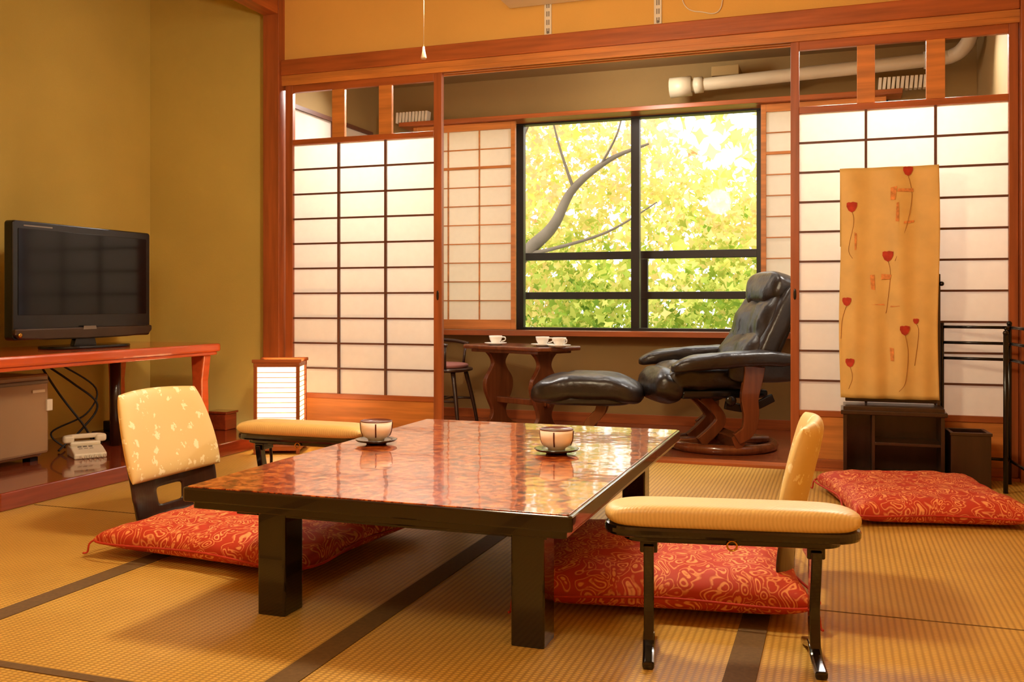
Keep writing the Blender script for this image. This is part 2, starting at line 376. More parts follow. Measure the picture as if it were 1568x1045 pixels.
boxes('bars',[(-4.5,2,7.58,7.63,1.262,1.325),(-4.5,2,7.58,7.63,.935,.995),(-4.5,2,7.58,7.63,.40,.45)],M_alu,g,.004)
boxes('posts',[(x-.033,x+.033,7.585,7.625,-.3,1.26) for x in (-3.7,-1.495,.7)],M_alu,g,.003)
box('ledge',-4.5,2,7.12,7.7,-.4,-.3,M_wallv,g)

# ---------------------------------------------------------------- outside
box('ground_outside',-30,30,7.8,45,-3.2,-3.0,M_grass,bevel=0)
g=grp('maple_tree')
tube('trunk',[(-4.6,9.6,-3.0),(-4.3,9.5,-1),(-3.8,9.4,.7),(-3.1,9.4,1.42),(-2.8,9.4,1.70),(-2.58,9.4,2.08),(-2.2,9.4,2.36),(-1.8,9.4,2.5)],.1,M_bark,g,rs=(.12,.010))
tube('branch_1',[(-3.1,9.4,1.42),(-2.8,9.35,1.46),(-2.2,9.3,1.62),(-1.7,9.3,1.9)],.03,M_bark,g,rs=(.026,.006))
tube('branch_2',[(-3.6,9.4,1.0),(-3.4,9.4,1.8),(-3.1,9.3,2.6),(-2.8,9.3,3.2)],.03,M_bark,g,rs=(.026,.01))
tube('branch_3',[(-2.58,9.4,2.08),(-2.7,9.3,2.5),(-2.8,9.3,2.9)],.03,M_bark,g,rs=(.018,.006))
tube('branch_4',[(-2.3,9.4,2.3),(-2.1,9.3,2.6),(-2.0,9.3,3.0)],.03,M_bark,g,rs=(.014,.005))
star=[(0,-.5),(.2,-.15),(.5,-.1),(.22,.12),(0,.62),(-.22,.12),(-.5,-.1),(-.2,-.15)]
def leaves(name,count,xr,yr,zr,sr,mat,dens):
    vs=[];fs=[];cnt=0;tries=0
    while cnt<count and tries<count*12:
        tries+=1
        x=random.uniform(*xr); y=random.uniform(*yr); z=random.uniform(*zr)
        if not dens(x,y,z): continue
        s=random.uniform(*sr); R=Matrix.Rotation(random.uniform(0,6.28),3,'Z')@Matrix.Rotation(random.uniform(-1,1.2),3,'X')@Matrix.Rotation(random.uniform(0,6.28),3,'Y')
        k=len(vs)
        for a,b_ in star: vs.append(Vector((x,y,z))+R@Vector((a*s,0,b_*s)))
        fs.append(tuple(range(k,k+8))); cnt+=1
    mk(name,vs,fs,mat,g,recalc=False)
def d1(x,y,z):
    d=noise.noise(Vector((x*.8,y*.6,z*.9)))+.5*noise.noise(Vector((x*2.3,y*2,z*2.6)))
    u=x*9.5/y
    thr=-.10+.40*max(0,z-1.5)*max(.10,min(1,(u+2.5)/1.0))
    if z<1.2: thr-=.3
    return d>thr
def d2(x,y,z):
    d=noise.noise(Vector((x*.4,y*.3,z*.5)))+.4*noise.noise(Vector((x*1.3,y,z*1.4)))
    u=x/y*10
    thr=-.3+.42*max(0,z-2.4)*max(.15,min(1,(u+2.5)/1.0))
    return d>thr
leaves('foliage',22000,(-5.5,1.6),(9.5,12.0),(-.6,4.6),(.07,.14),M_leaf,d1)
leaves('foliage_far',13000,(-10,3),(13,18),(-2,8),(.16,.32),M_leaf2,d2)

# ---------------------------------------------------------------- low lacquer table
g=grp('low_dining_table',(-1.1915,3.075,0))
hx,hy=.5735,.84
slab('slab',rrect(hx,hy,.012),.337,.3775,'XY',M_lacq,g,.005)
slab('lacquer_top',rrect(hx-.010,hy-.010,.008),.370,.380,'XY',M_top,g,.0015)
slab('under_edge',rrect(hx-.02,hy-.02,.012),.315,.338,'XY',M_lacq,g,.004)
boxes('apron',[(-hx+.1,hx-.1,-hy+.12,-hy+.15,.285,.318),(-hx+.1,hx-.1,hy-.15,hy-.12,.285,.318),(-hx+.17,-hx+.20,-hy+.12,hy-.12,.285,.318),(hx-.17,hx-.14,-hy+.12,hy-.12,.285,.318)],M_lacq,g)
for i,(sx,sy) in enumerate(((-1,-1),(1,-1),(-1,1),(1,1))):
    cx=.421 if sx>0 else -.355; cy=sy*(hy-.165)
    slab('leg_%d'%(i+1),rrect(.046,.05,.008,3,cx,cy),0,.318,'XY',M_lacq,g,.003)
def teacup(loc,rz):
    g=grp('tea_cup_with_saucer',loc,rz)
    lathe('saucer',[(0,0),(.035,0),(.04,.006),(.072,.012),(.078,.018),(.074,.019),(.045,.013),(0,.012)],M_lacq,g)
    lathe('cup',[(0,.014),(.030,.014),(.031,.020),(.048,.030),(.0555,.050),(.058,.084),(.0555,.085),(.051,.056),(.042,.038),(0,.030)],M_cupw,g)
    lathe('rim',[(.0585,.0835),(.0588,.086),(.0565,.087),(.0548,.084)],M_cupr,g)
    for k in range(4):
        a=math.radians(90*k-75); ca,sa=math.cos(a),math.sin(a)
        tube('stripe_%d'%(k+1),[(.048*ca,.048*sa,.030),(.0555*ca,.0555*sa,.050),(.058*ca,.058*sa,.080)],.0028,M_cupr,g,sm=3,seg=6)
    lathe('tea',[(0,.066),(.052,.066),(.052,.067),(0,.0672)],simple('tea',c(150,120,40),.1),g)
teacup((-1.62,3.15,.380),10); teacup((-.925,3.15,.380),-8)

# ---------------------------------------------------------------- floor cushions
def zabuton(loc,hw,hd,t,rz,z=0):
    g=grp('floor_cushion',loc,rz)
    def mp(u,v,w):
        x=u*hw*(1-.05*(1-v*v)); y=v*hd*(1-.05*(1-u*u))
        zz=t*.42+w*t*(.58 if w>0 else .42)
        if w>0: zz+=.010*noise.noise(Vector((x*9,y*9,3+loc[0])))+.006*noise.noise(Vector((x*18,y*18,loc[0])))
        return (x,y,zz)
    pillow('cover',mp,M_redf,g,ex=6,pw=.38,n=36)
    pts=[]
    for u,v in [(-1,-1),(0,-1),(1,-1),(1,0),(1,1),(0,1),(-1,1),(-1,0)]:
        pts.append((u*hw*(1-.05*(1-v*v)),v*hd*(1-.05*(1-u*u)),t*.42))
    tube('piping',pts,.004,M_rope,g,cyc=True,sm=10,seg=6)
    for i,(sx,sy) in enumerate(((-1,-1),(1,-1),(1,1),(-1,1))):
        x,y=sx*hw,sy*hd
        tube('tassel_%d'%(i+1),[(x,y,t*.42),(x+sx*.012,y+sy*.010,t*.3),(x+sx*.016,y+sy*.014,.006),(x+sx*.02,y+sy*.03,.005)],.0035,M_rope,g,sm=5,seg=6)
    return g
zabuton((-2.02,3.05,.014),.445,.40,.11,-5)
zabuton((-.53,3.02,.014),.41,.38,.13,9)
zabuton((.32,4.50,0),.35,.39,.12,12)

# ---------------------------------------------------------------- zaisu (legless chairs)
def zaisu(loc,rz,lean=.11):
    g=grp('legless_floor_chair',loc,rz)
    def mp(u,v,w):
        s=u*math.sqrt(1-.14*v*v); t=v*math.sqrt(1-.11*u*u)
        tt=(t+1)/2; hw=.292-.045*tt
        x=.0-lean*tt+.045*s*s; y=s*hw; z=.195+.355*tt
        return (x+w*.026,y,z+w*.008)
    pillow('back_cushion',mp,M_gold,g,ex=8,pw=.5)
    k=lean/.11
    prof=cat([(.50,.012,0),(.30,.012,0),(.10,.014,0),(.01,.035,0),(-.012,.10,0),(-.026*k,.19,0),(-.060*k,.32,0),(-.105*k,.46,0)],6)
    ny=14; vs=[];fs=[]
    L=len(prof)
    for i,p in enumerate(prof):
        zz=p.y
        hw=.20 if zz<.02 else min(.262,.20+.062*(zz-.02)/.12)
        if zz>.30: hw=.262-.08*(zz-.30)/.16
        for j in range(ny+1):
            s=2*j/ny-1
            vs.append((p.x+(.045*s*s*min(1,max(0,zz-.03)/.1)),s*hw,zz))
    for i in range(L-1):
        for j in range(ny):
            zc=(prof[i].y+prof[i+1].y)/2
            if .085<zc<.15 and 5<=j<=8: continue
            fs.append((i*(ny+1)+j,i*(ny+1)+j+1,(i+1)*(ny+1)+j+1,(i+1)*(ny+1)+j))
    mk('bent_shell',vs,fs,W_dark,g,smooth=True,solid=.012,sub=1)
    return g
zaisu((-2.59,3.22,0),0)
zaisu((-.145,3.06,0),181,.085)

def armrest(loc,rz):
    g=grp('padded_armrest',loc,rz)
    def mp(u,v,w):
        x=u*.318*math.sqrt(1-.12*v*v); y=v*.080*math.sqrt(1-.25*u**8)
        return (x,y,.362+w*.031)
    pillow('pad',mp,M_goldp,g,ex=7,pw=.42,n=36)
    slab('tray',rrect(.318,.079,.077,10),.312,.340,'XY',M_lacq,g,.009)
    slab('under_tray',rrect(.27,.055,.054,8),.296,.313,'XY',M_lacq,g,.004)
    for i,sx in enumerate((-1,1)):
        x=sx*.205
        box('hinge_block_%d'%(i+1),x-.022,x+.022,-.04,.04,.266,.297,M_lacq,g,.004)
        ribbon('leg_%d'%(i+1),[(-.035,.29),(-.02,.22),(.0,.14),(-.01,.06),(-.02,.02)],(.036,.032),x-.013,x+.013,'YZ',M_lacq,g)
        ribbon('foot_%d'%(i+1),[(-.125,.010),(-.05,.022),(0,.045),(.05,.03),(.125,.010)],(.02,.02),x-.015,x+.015,'YZ',M_lacq,g)
        ribbon('brace_%d'%(i+1),[(.045,.29),(.055,.2),(.03,.12),(.0,.05)],(.014,.014),x-.006,x+.006,'YZ',M_lacq,g)
    tube('latch_ring',[(.012*math.cos(a)-.0,-.062,.298+.012*math.sin(a)) for a in [i*math.pi/4 for i in range(8)]],.0025,M_brass,g,cyc=True,sm=3,seg=6)
armrest((-.262,2.46,0),10)
armrest((-2.165,3.55,0),0)

# ---------------------------------------------------------------- alcove furniture
g=grp('tv_console')
out=rrect(.40,.925,.07,8,-4.05,4.115)
slab('top',out,.600,.652,'XY',W_console,g,.012)
slab('top_moulding',rrect(.385,.905,.06,6,-4.05,4.115),.58,.601,'XY',W_console,g,.006)
for i,(x,y) in enumerate(((-3.74,4.92),(-3.74,3.3),(-4.38,4.92),(-4.38,3.3))):
    slab('leg_%d'%(i+1),[(x-.035,.08),(x+.03,.08),(x+.035,.2),(x+.03,.42),(x+.05,.58),(x-.05,.58),(x-.04,.42)],y-.035,y+.035,'XZ',W_console,g,.008)
tube('support_post',[(-3.95,4.42,.08),(-3.95,4.42,.58)],.03,W_dark,g,sm=0,seg=16)

g=grp('television',(-4.0,4.245,.004))
W=.51
slab('body',rrect(W,.31,.018,4,0,1.015),-.045,.012,'YZ',M_blk,g,.006)
slab('back_housing',rrect(.38,.2,.05,5,0,1.02),-.10,-.04,'YZ',M_blk,g,.02)
slab('screen',rrect(W-.035,.225,.004,2,0,1.06),.012,.0145,'YZ',M_screen,g,.001)
M_spk=simple('speaker_bar',c(72,56,44),.28,metal=.5)
slab('speaker_bar',[(-W,.735),(-W+.03,.712),(-.3,.703),(0,.700),(.3,.703),(W-.03,.712),(W,.735),(W,.765),(-W,.765)],.002,.03,'YZ',M_spk,g,.008)
slab('badge',[(-.05,.752),(.05,.752),(.045,.772),(-.045,.772)],.03,.032,'YZ',M_grey,g,.001)
slab('logo_strip',[(-.44,1.298),(-.25,1.298),(-.25,1.305),(-.44,1.305)],.0125,.0135,'YZ',M_grey,g,0)
lathe('power_ring',[(.006,0),(.012,0),(.012,.004),(.006,.004)],M_brass,g,(.031,-W+.03,.732),16,(0,90,0))
slab('neck',[(-.09,.65),(.09,.65),(.07,.71),(-.07,.71)],-.03,.0,'YZ',M_blk,g,.004)
slab('foot',rrect(.13,.28,.12,10),.648,.664,'XY',M_blk,g,.005)

g=grp('mini_fridge')
box('cabinet',-4.42,-3.95,3.38,3.89,.10,.53,M_fridge,g,.012)
box('door',-3.945,-3.905,3.38,3.89,.12,.535,M_fridge,g,.014)
box('handle',-3.906,-3.885,3.40,3.87,.485,.505,M_grey,g,.006)
box('badge',-3.905,-3.901,3.78,3.86,.44,.455,M_white,g,.001)
box('hinge',-3.93,-3.895,3.868,3.905,.34,.40,M_white,g,.003)
boxes('feet',[(-4.38,-4.33,3.41,3.46,.08,.1),(-4.0,-3.95,3.41,3.46,.08,.1),(-4.38,-4.33,3.81,3.86,.08,.1),(-4.0,-3.95,3.81,3.86,.08,.1)],M_blk,g)

g=grp('telephone',(-3.82,4.06,.08),-35,.9)
slab('body',[(-.10,0),(.11,0),(.11,.03),(.02,.055),(-.09,.07),(-.10,.06)],-.09,.09,'XZ',M_white,g,.01)
box('cradle',-.09,-.02,-.085,.085,.06,.085,M_white,g,.008)
sup('handset_grip',(-.055,0,.115),(.016,.11,.014),M_white,g,.6)
sup('handset_ear',(-.055,-.09,.10),(.028,.032,.024),M_white,g,.6); sup('handset_mouth',(-.055,.09,.10),(.028,.032,.024),M_white,g,.6)
boxes('keypad',[(.0+.024*i,.014+.024*i,-.05+.03*j,-.03+.03*j,.050-.010*i,.062-.0095*i) for i in range(4) for j in range(3)],M_grey,g)
tube('coil_cord',[(.12+.012*math.cos(t*1.2),-.06+.005*t,.014+.010*math.sin(t*1.2)) for t in range(0,30)],.003,M_white,g,sm=2,seg=5)
g=grp('set_top_box')
box('case',-4.2,-3.93,4.50,4.76,.085,.14,M_blk,g,.006)
box('upper_case',-4.15,-3.98,4.54,4.72,.14,.20,M_blk,g,.006)
box('display',-3.93,-3.927,4.53,4.63,.10,.125,M_screen,g,0)
g=grp('power_cables')
tube('cable_1',[(-4.1,4.05,.57),(-4.0,4.15,.46),(-3.95,4.28,.33),(-4.0,4.22,.2),(-4.05,4.15,.12),(-4.05,4.10,.09)],.006,M_cord,g)
tube('cable_2',[(-4.1,4.02,.57),(-4.02,4.08,.40),(-3.97,4.2,.22),(-4.0,4.3,.12),(-4.05,4.42,.09)],.006,M_cord,g)
tube('cable_3',[(-4.05,4.1,.57),(-3.98,4.3,.42),(-4.0,4.25,.28),(-4.15,4.15,.18),(-4.1,4.2,.09)],.005,M_cord,g)
g=grp('wooden_box')
box('block',-3.88,-3.74,5.17,5.29,.08,.185,W_toko,g,.006); box('lid',-3.89,-3.73,5.16,5.295,.185,.20,W_toko,g,.004)

# ---------------------------------------------------------------- paper lantern
g=grp('paper_lantern',(-3.22,5.0,0),22)
h=.125
boxes('posts',[(sx*h-.010,sx*h+.010,sy*h-.010,sy*h+.010,0,.555) for sx in (-1,1) for sy in (-1,1)],W_z,g,.002)
rails=[]
for z0,z1 in ((.02,.05),(.11,.13),(.52,.545)):
    rails+=[(-h-.012,h+.012,s*h-.008,s*h+.008,z0,z1) for s in (-1,1)]+[(s*h-.008,s*h+.008,-h-.012,h+.012,z0,z1) for s in (-1,1)]
boxes('rails',rails,W_x,g,.002)
sl=[]
for i in range(12):
    z=.155+i*.03
    sl+=[(-h,h,s*(h+.001)-.002,s*(h+.001)+.002,z,z+.004) for s in (-1,1)]+[(s*(h+.001)-.002,s*(h+.001)+.002,-h,h,z,z+.004) for s in (-1,1)]
boxes('slats',sl,W_k,g)
boxes('paper',[(-h,h,s*(h-.005)-.001,s*(h-.005)+.001,.13,.52) for s in (-1,1)]+[(s*(h-.005)-.001,s*(h-.005)+.001,-h,h,.13,.52) for s in (-1,1)],M_lantern,g)
box('base',-h,h,-h,h,.05,.065,W_x,g)
boxes('top_lip',[(-h-.02,h+.02,s*h-.012,s*h+.012,.545,.565) for s in (-1,1)],W_x,g,.003)

# ---------------------------------------------------------------- dresser mirror w/ cloth, bin, rack
g=grp('dresser_mirror')
x0,x1,y0,y1=.02,.49,5.08,5.31
boxes('carcass',[(x0,x1,y0,y1,.36,.38),(x0,x0+.018,y0,y1,0,.34),(x1-.018,x1,y0,y1,0,.34),(x0,x1,y1-.012,y1,0,.34),(x0,x1,y0,y1,.02,.04),(x0+.135,x0+.15,y0,y1-.01,.04,.34),(x0+.15,x1-.018,y0,y1-.01,.19,.205)],W_dark,g,.002)
box('top_lip',x0-.012,x1+.012,y0-.012,y1+.002,.34,.362,W_dark,g,.004)
box('mirror_back',.03,.475,5.245,5.275,.39,1.585,W_dark,g,.004)
box('mirror_post_r',.468,.485,5.24,5.28,.38,1.05,W_dark,g,.003)
sup('mirror_knob',(.49,5.24,1.0),(.012,.018,.012),M_blk,g,.9,n=10)
def cy(x,z): return 5.218+.007*math.sin(x*30+z*2)+.004*math.sin(z*7+x*9)+.006*(1.6-z)*math.sin(x*55+1)
nx,nz=60,50; vs=[];fs=[]
for i in range(nz+1):
    z=1.60-(1.19)*i/nz
    for j in range(nx+1):
        x=.004+.472*j/nx+.005*math.sin(z*6)
        vs.append((x,cy(x,z),z))
for i in range(nz):
    for j in range(nx): fs.append((i*(nx+1)+j,i*(nx+1)+j+1,(i+1)*(nx+1)+j+1,(i+1)*(nx+1)+j))
k=len(vs)
for j in range(nx+1): x=.004+.472*j/nx; vs.append((x,5.29,1.602))
for j in range(nx): fs.append((j,j+1,k+j+1,k+j))
k2=len(vs)
for j in range(nx+1): x=.004+.472*j/nx; vs.append((x,5.295,1.2))
for j in range(nx): fs.append((k+j,k+j+1,k2+j+1,k2+j))
mk('cloth_cover',vs,fs,M_cloth,g,smooth=True,solid=.003)
def P(u,v): return (.006+(u-1287)/150*.465, 1.60-(v-255)/357*1.19)
pet=[(-.5,.42),(-.30,.50),(-.1,.46),(.1,.52),(.30,.48),(.52,.42),(.50,.05),(.3,-.38),(0,-.58),(-.32,-.38),(-.52,.05)]
for i,(u,v,s,st) in enumerate(((1305,315,.05,[(1308,340),(1300,380),(1306,395)]),(1392,262,.045,[(1398,300),(1390,345),(1372,400)]),(1361,392,.05,[(1365,420),(1360,470),(1358,480)]),(1297,462,.042,[(1290,490),(1288,520)]),(1387,506,.046,[(1392,540),(1388,585),(1378,600)]),(1302,557,.042,[(1306,580),(1300,598)]),(1404,492,.026,[(1408,510),(1402,560)]))):
    x,z=P(u,v); vs=[(x+a*s,cy(x+a*s,z+b_*s)-.006,z+b_*s) for a,b_ in pet]; mk('poppy_%d'%(i+1),vs,[tuple(range(len(vs)))],M_red_leg,g)
    pts=[(x,cy(x,z-.4*s)-.004,z-.4*s)]
    for uu,vv in st: a,b_=P(uu,vv); pts.append((a,cy(a,b_)-.004,b_))
    tube('poppy_stem_%d'%(i+1),pts,.0011,M_stem,g,sm=8,seg=5)
for i,(u0,v0,u1,v1) in enumerate(((1366,286,1374,306),(1376,288,1400,293),(1374,310,1379,340),(1386,338,1402,342),(1334,420,1342,444),(1350,420,1366,428),(1334,466,1356,468),(1366,468,1378,470),(1364,534,1370,554),(1308,355,1312,382))):
    a,b1=P(u0,v0); b_,b2=P(u1,v1); j=lambda:random.uniform(-.005,.005)
    vs=[(a+j(),cy(a,b1)-.005,b1+j()),(b_+j(),cy(b_,b1)-.005,b1+j()),(b_+j(),cy(b_,b2)-.005,b2+j()),(a+j(),cy(a,b2)-.005,b2+j())]
    mk('print_%d'%(i+1),vs,[(0,1,2,3)],M_patch,g)

g=grp('waste_bin',(.60,5.17,0),4)
boxes('sides',[(-.09,.09,-.09,-.078,.01,.26),(-.09,.09,.078,.09,.01,.26),(-.09,-.078,-.078,.078,.01,.26),(.078,.09,-.078,.078,.01,.26),(-.09,.09,-.09,.09,0,.012)],W_dark,g,.002)
boxes('rim',[(-.095,.095,-.095,-.076,.255,.27),(-.095,.095,.076,.095,.255,.27),(-.095,-.076,-.076,.076,.255,.27),(.076,.095,-.076,.076,.255,.27)],W_dark,g,.002)
g=grp('towel_rack')
Pm=M_blk
def rp(n,a,b,r=.008): tube(n,[a,b],r,Pm,g,sm=0,seg=10)
A,B,C=(.50,5.335),(.80,5.26),(.835,4.86)
for i,(x,y) in enumerate((A,B,(.745,5.0),C)): rp('post_%d'%(i+1),(x,y,.0),(x,y,.80 if i!=2 else .76),.011)
k=0
for (p,q) in ((A,B),((.745,5.0),B),(B,C)):
    for z in (.78,.70,.62,.12): k+=1; rp('rail_%d'%k,(*p,z),(*q,z),.008)
for i,(x,y) in enumerate((B,C,(.745,5.0))): sup('cap_%d'%(i+1),(x,y,.80 if i<2 else .76),(.013,.013,.013),Pm,g,1,n=8)

# ---------------------------------------------------------------- wall things
for x,nm in ((-1.63,'a'),(-.976,'b')):
    g=grp('wall_bracket')
    box('rail',x-.022,x+.022,5.366,5.38,2.49,2.98,M_white,g,.002)
    boxes('slots',[(x-.008,x-.002,5.3645,5.367,2.50+.05*i,2.53+.05*i) for i in range(9)]+[(x+.004,x+.010,5.3645,5.367,2.50+.05*i,2.53+.05*i) for i in range(9)],M_grey,g)
    sup('bolt',(x,5.364,2.505),(.008,.004,.008),M_grey,g,1,n=8)
g=grp('air_conditioner')
slab('body',[(5.12,2.70),(5.15,2.668),(5.365,2.668),(5.365,2.95),(5.16,2.95),(5.125,2.90)],-1.87,-.95,'YZ',M_white,g,.012)
box('louver',-1.8,-1.0,5.118,5.14,2.68,2.71,M_grey,g,.004,rot=(40,0,0))
g=grp('wall_cord')
tube('cord_1',[(-.86,5.372,2.95),(-.85,5.37,2.7),(-.82,5.37,2.58),(-.74,5.37,2.54),(-.62,5.37,2.56),(-.62,5.372,2.95)],.003,M_white,g)

g=grp('pendant_lamp',(-1.3,3.08,0))
boxes('frame',[(-.28,.28,s*.27-.012,s*.27+.012,2.20,2.34) for s in (-1,1)]+[(s*.27-.012,s*.27+.012,-.258,.258,2.20,2.34) for s in (-1,1)]+[(-.28,.28,-.28,.28,2.34,2.352)],W_x,g,.003)
box('diffuser',-.255,.255,-.255,.255,2.215,2.225,M_lampd,g,0)
tube('hanging_cord',[(0,0,2.352),(0,0,CZ)],.006,M_cord,g,sm=0)
lathe('ceiling_rose',[(0,CZ-.03),(.05,CZ-.03),(.06,CZ),(0,CZ)],M_white,g)
tube('pull_cord',[(-.06,-.08,2.215),(-.06,-.08,1.78)],.0011,M_white,g,sm=0,seg=6)
lathe('pull_bell',[(0,1.79),(.003,1.79),(.005,1.775),(.010,1.752),(.009,1.748),(0,1.748)],M_white,g,(-.06,-.08,0),16)

# ---------------------------------------------------------------- veranda: ducts, blinds
g=grp('duct_pipe')
tube('pipe',[(-.98,6.7,2.43),(-.2,6.7,2.458),(.55,6.7,2.485),(.70,6.68,2.50),(.76,6.6,2.54),(.78,6.55,2.60),(.78,6.55,2.65)],.045,M_cream,g,seg=18)
tube('collar_1',[(-1.13,6.7,2.425),(-.98,6.7,2.43)],.07,M_cream,g,sm=0,seg=20)
tube('collar_2',[(-.96,6.7,2.43),(-.90,6.7,2.433)],.056,M_cream,g,sm=0,seg=20)
tube('collar_3',[(.52,6.7,2.483),(.60,6.7,2.487)],.056,M_cream,g,sm=0,seg=20)
box('junction_box',-.85,-.66,6.75,6.99,2.50,2.57,M_wallv,g,.006)
boxes('straps',[(-.3,-.28,6.65,6.99,2.40,2.52)],M_cream,g)
for xc in (-3.17,.42):
    g=grp('folded_blind',(xc,6.86,2.337))
    n=int(10 if xc<0 else 13)
    for i in range(n):
        box('pleat_%d'%(i+1),-.17+.028*i,-.150+.028*i,-.03,.04,0,.085,M_white,g,.002,rot=(0,6*(1 if i%2 else .6),0))

TZ=.61
g=grp('carved_side_table',(-2.10,6.26,0),-25)
oc=[(-.42,-.15),(-.36,-.21),(.36,-.21),(.42,-.15),(.42,.15),(.36,.21),(-.36,.21),(-.42,.15)]
slab('top',oc,TZ-.028,TZ,'XY',W_frame,g,.008)
half=[(.17,0),(.18,.035),(.12,.06),(.075,.10),(.065,.15),(.10,.22),(.135,.30),(.13,.37),(.085,.43),(.06,.48),(.085,.53),(.15,.58)]
sm=[(p.x,p.y) for p in cat([(a,b_,0) for a,b_ in half],4)]
outl=sm+[(-a,b_) for a,b_ in sm[::-1]]
for i,x in enumerate((-.22,.22)):
    slab('lyre_leg_%d'%(i+1),outl,x-.018,x+.018,'YZ',W_frame,g,.005)
    slab('foot_%d'%(i+1),[(-.2,0),(-.2,.03),(-.12,.05),(.12,.05),(.2,.03),(.2,0)],x-.03,x+.03,'YZ',W_frame,g,.005)
box('stretcher',-.26,.26,-.03,.03,.20,.24,W_frame,g,.005)
for i,x in enumerate((-.26,.26)): sup('stretcher_peg_%d'%(i+1),(x,0,.22),(.02,.012,.03),W_frame,g,.8,n=8)
box('top_cleat',-.32,.32,-.17,.17,TZ-.05,TZ-.028,W_frame,g,.004)
def cup(loc,rz):
    g=grp('coffee_cup_with_saucer',loc,rz)
    lathe('saucer',[(0,0),(.04,0),(.045,.004),(.078,.014),(.077,.017),(.04,.008),(0,.007)],M_wht,g)
    lathe('cup',[(0,.009),(.025,.009),(.028,.014),(.042,.04),(.047,.065),(.045,.065),(.039,.04),(.02,.02),(0,.018)],M_wht,g)
    tube('handle',[(.042,0,.055),(.068,0,.055),(.07,0,.035),(.04,0,.025)],.004,M_wht,g,seg=8)
cup((-2.27,6.22,TZ),0); cup((-1.90,6.13,TZ),0); cup((-1.75,6.02,TZ),-30)

g=grp('wooden_chair',(-2.74,6.38,0),0)
sup('seat',(0,0,.42),(.21,.20,.018),W_dark,g,.5,.75)
sup('seat_cushion',(0,0,.447),(.18,.175,.022),simple('mauve_cushion',c(150,90,80),.8),g,.6,.8)
for i,(sx,sy) in enumerate(((1,1),(1,-1),(-1,1),(-1,-1))):
    tube('leg_%d'%(i+1),[(sx*.13,sy*.12,.41),(sx*.17,sy*.16,.2),(sx*.20,sy*.19,0)],.015,W_dark,g,sm=3,rs=(.017,.012))
for i,sy in enumerate((-1,1)): tube('side_stretcher_%d'%(i+1),[(-.17,sy*.16,.2),(.17,sy*.16,.2)],.009,W_dark,g,sm=0)
tube('cross_stretcher',[(0,-.16,.2),(0,.16,.2)],.009,W_dark,g,sm=0)
tube('back_bow',[(-.15,-.17,.42),(-.2,-.19,.62),(-.24,-.13,.80),(-.25,0,.85),(-.24,.13,.80),(-.2,.19,.62),(-.15,.17,.42)],.013,W_dark,g)
tube('arm_bow',[(.12,-.20,.60),(0,-.22,.62),(-.16,-.20,.63),(-.22,0,.635),(-.16,.20,.63),(0,.22,.62),(.12,.20,.60)],.013,W_dark,g)
for i,sy in enumerate((-1,1)): tube('arm_post_%d'%(i+1),[(.09,sy*.17,.42),(.1,sy*.2,.60)],.010,W_dark,g,sm=0)
for i in range(5): y=-.12+.06*i; tube('spindle_%d'%(i+1),[(-.16,y*.8,.43),(-.243,y,.81)],.006,W_dark,g,sm=0)

# recliner (faces local -x)
g=grp('leather_recliner_chair',(-.69,6.02,0),27)
tube('base_ring',[(.31*math.cos(a),.31*math.sin(a),.03) for a in [i*math.pi/8 for i in range(16)]],.03,W_frame,g,cyc=True,sm=4,seg=12)
box('base_bar',-.30,.30,-.045,.045,.03,.07,W_frame,g,.012)
for i,sy in enumerate((-1,1)):
    y=sy*.10
    ribbon('base_s_%d'%(i+1),[(-.18,.05),(-.10,.12),(-.05,.19),(-.10,.27),(-.17,.33)],(.07,.055),y-.022,y+.022,'XZ',W_frame,g)
    y=sy*.335
    ribbon('side_frame_%d'%(i+1),[(-.04,.10),(.03,.15),(.05,.24),(.04,.34),(.06,.45),(.07,.53)],(.07,.13),y-.02,y+.02,'XZ',W_frame,g)
    ribbon('side_link_%d'%(i+1),[(-.10,.30),(.05,.28),(.20,.34)],(.05,.05),y*.92-.012,y*.92+.012,'XZ',M_blk,g)
    ribbon('cross_foot_%d'%(i+1),[(-.04,.12),(-.02,.07),(.0,.05)],(.06,.06),min(0,y),max(0,y),'XZ',W_frame,g)
    sup('arm_pad_%d'%(i+1),(-.05,sy*.35,.572),(.385,.085,.048),M_leather,g,.6,.5,warp=lambda p:(p.x,p.y,p.z-(.05*(p.x/.36)**2 if p.x<0 else .0)+.006*math.sin(p.x*14)+nz_(p,12,.007)))
    sup('arm_side_%d'%(i+1),(.14,sy*.315,.50),(.22,.03,.07),M_leather,g,.5)
    lathe('knob_%d'%(i+1),[(0,0),(.03,0),(.034,.012),(.02,.02),(0,.02)],M_blk,g,(-.08,sy*.345,.33),18,(90,0,0) if sy<0 else (-90,0,0))
sup('seat_cushion',(-.14,0,.45),(.33,.275,.085),M_leather,g,.5,.45,n=40,warp=lambda p:(p.x,p.y,p.z-(.08*max(0,(-p.x-.15)/.18)**2)+.006*math.sin(p.y*20)+.005*math.sin(p.x*25)+nz_(p,14,.012)))
sup('seat_front_roll',(-.40,0,.40),(.10,.265,.11),M_leather,g,.8,.5,rot=(0,20,0),warp=lambda p:(p.x+nz_(p,16,.012),p.y,p.z))
box('seat_pan',-.34,.2,-.24,.24,.33,.38,M_blk,g,.015)
T=26
def bw(p): 
    return (p.x-(.008*math.cos(p.z*26))*(1 if p.x<0 else 0)+nz_(p,11,.016,4)+(.014*math.exp(-(p.y/.02)**2) if p.x<0 else 0),p.y*(1-.14*max(0,p.z)/.3),p.z)
sup('back_lower',(.14,0,.58),(.085,.29,.17),M_leather,g,.6,.5,rot=(0,T,0),warp=bw,n=44)
sup('back_main',(.25,0,.80),(.085,.285,.21),M_leather,g,.55,.5,rot=(0,T,0),warp=bw,n=44)
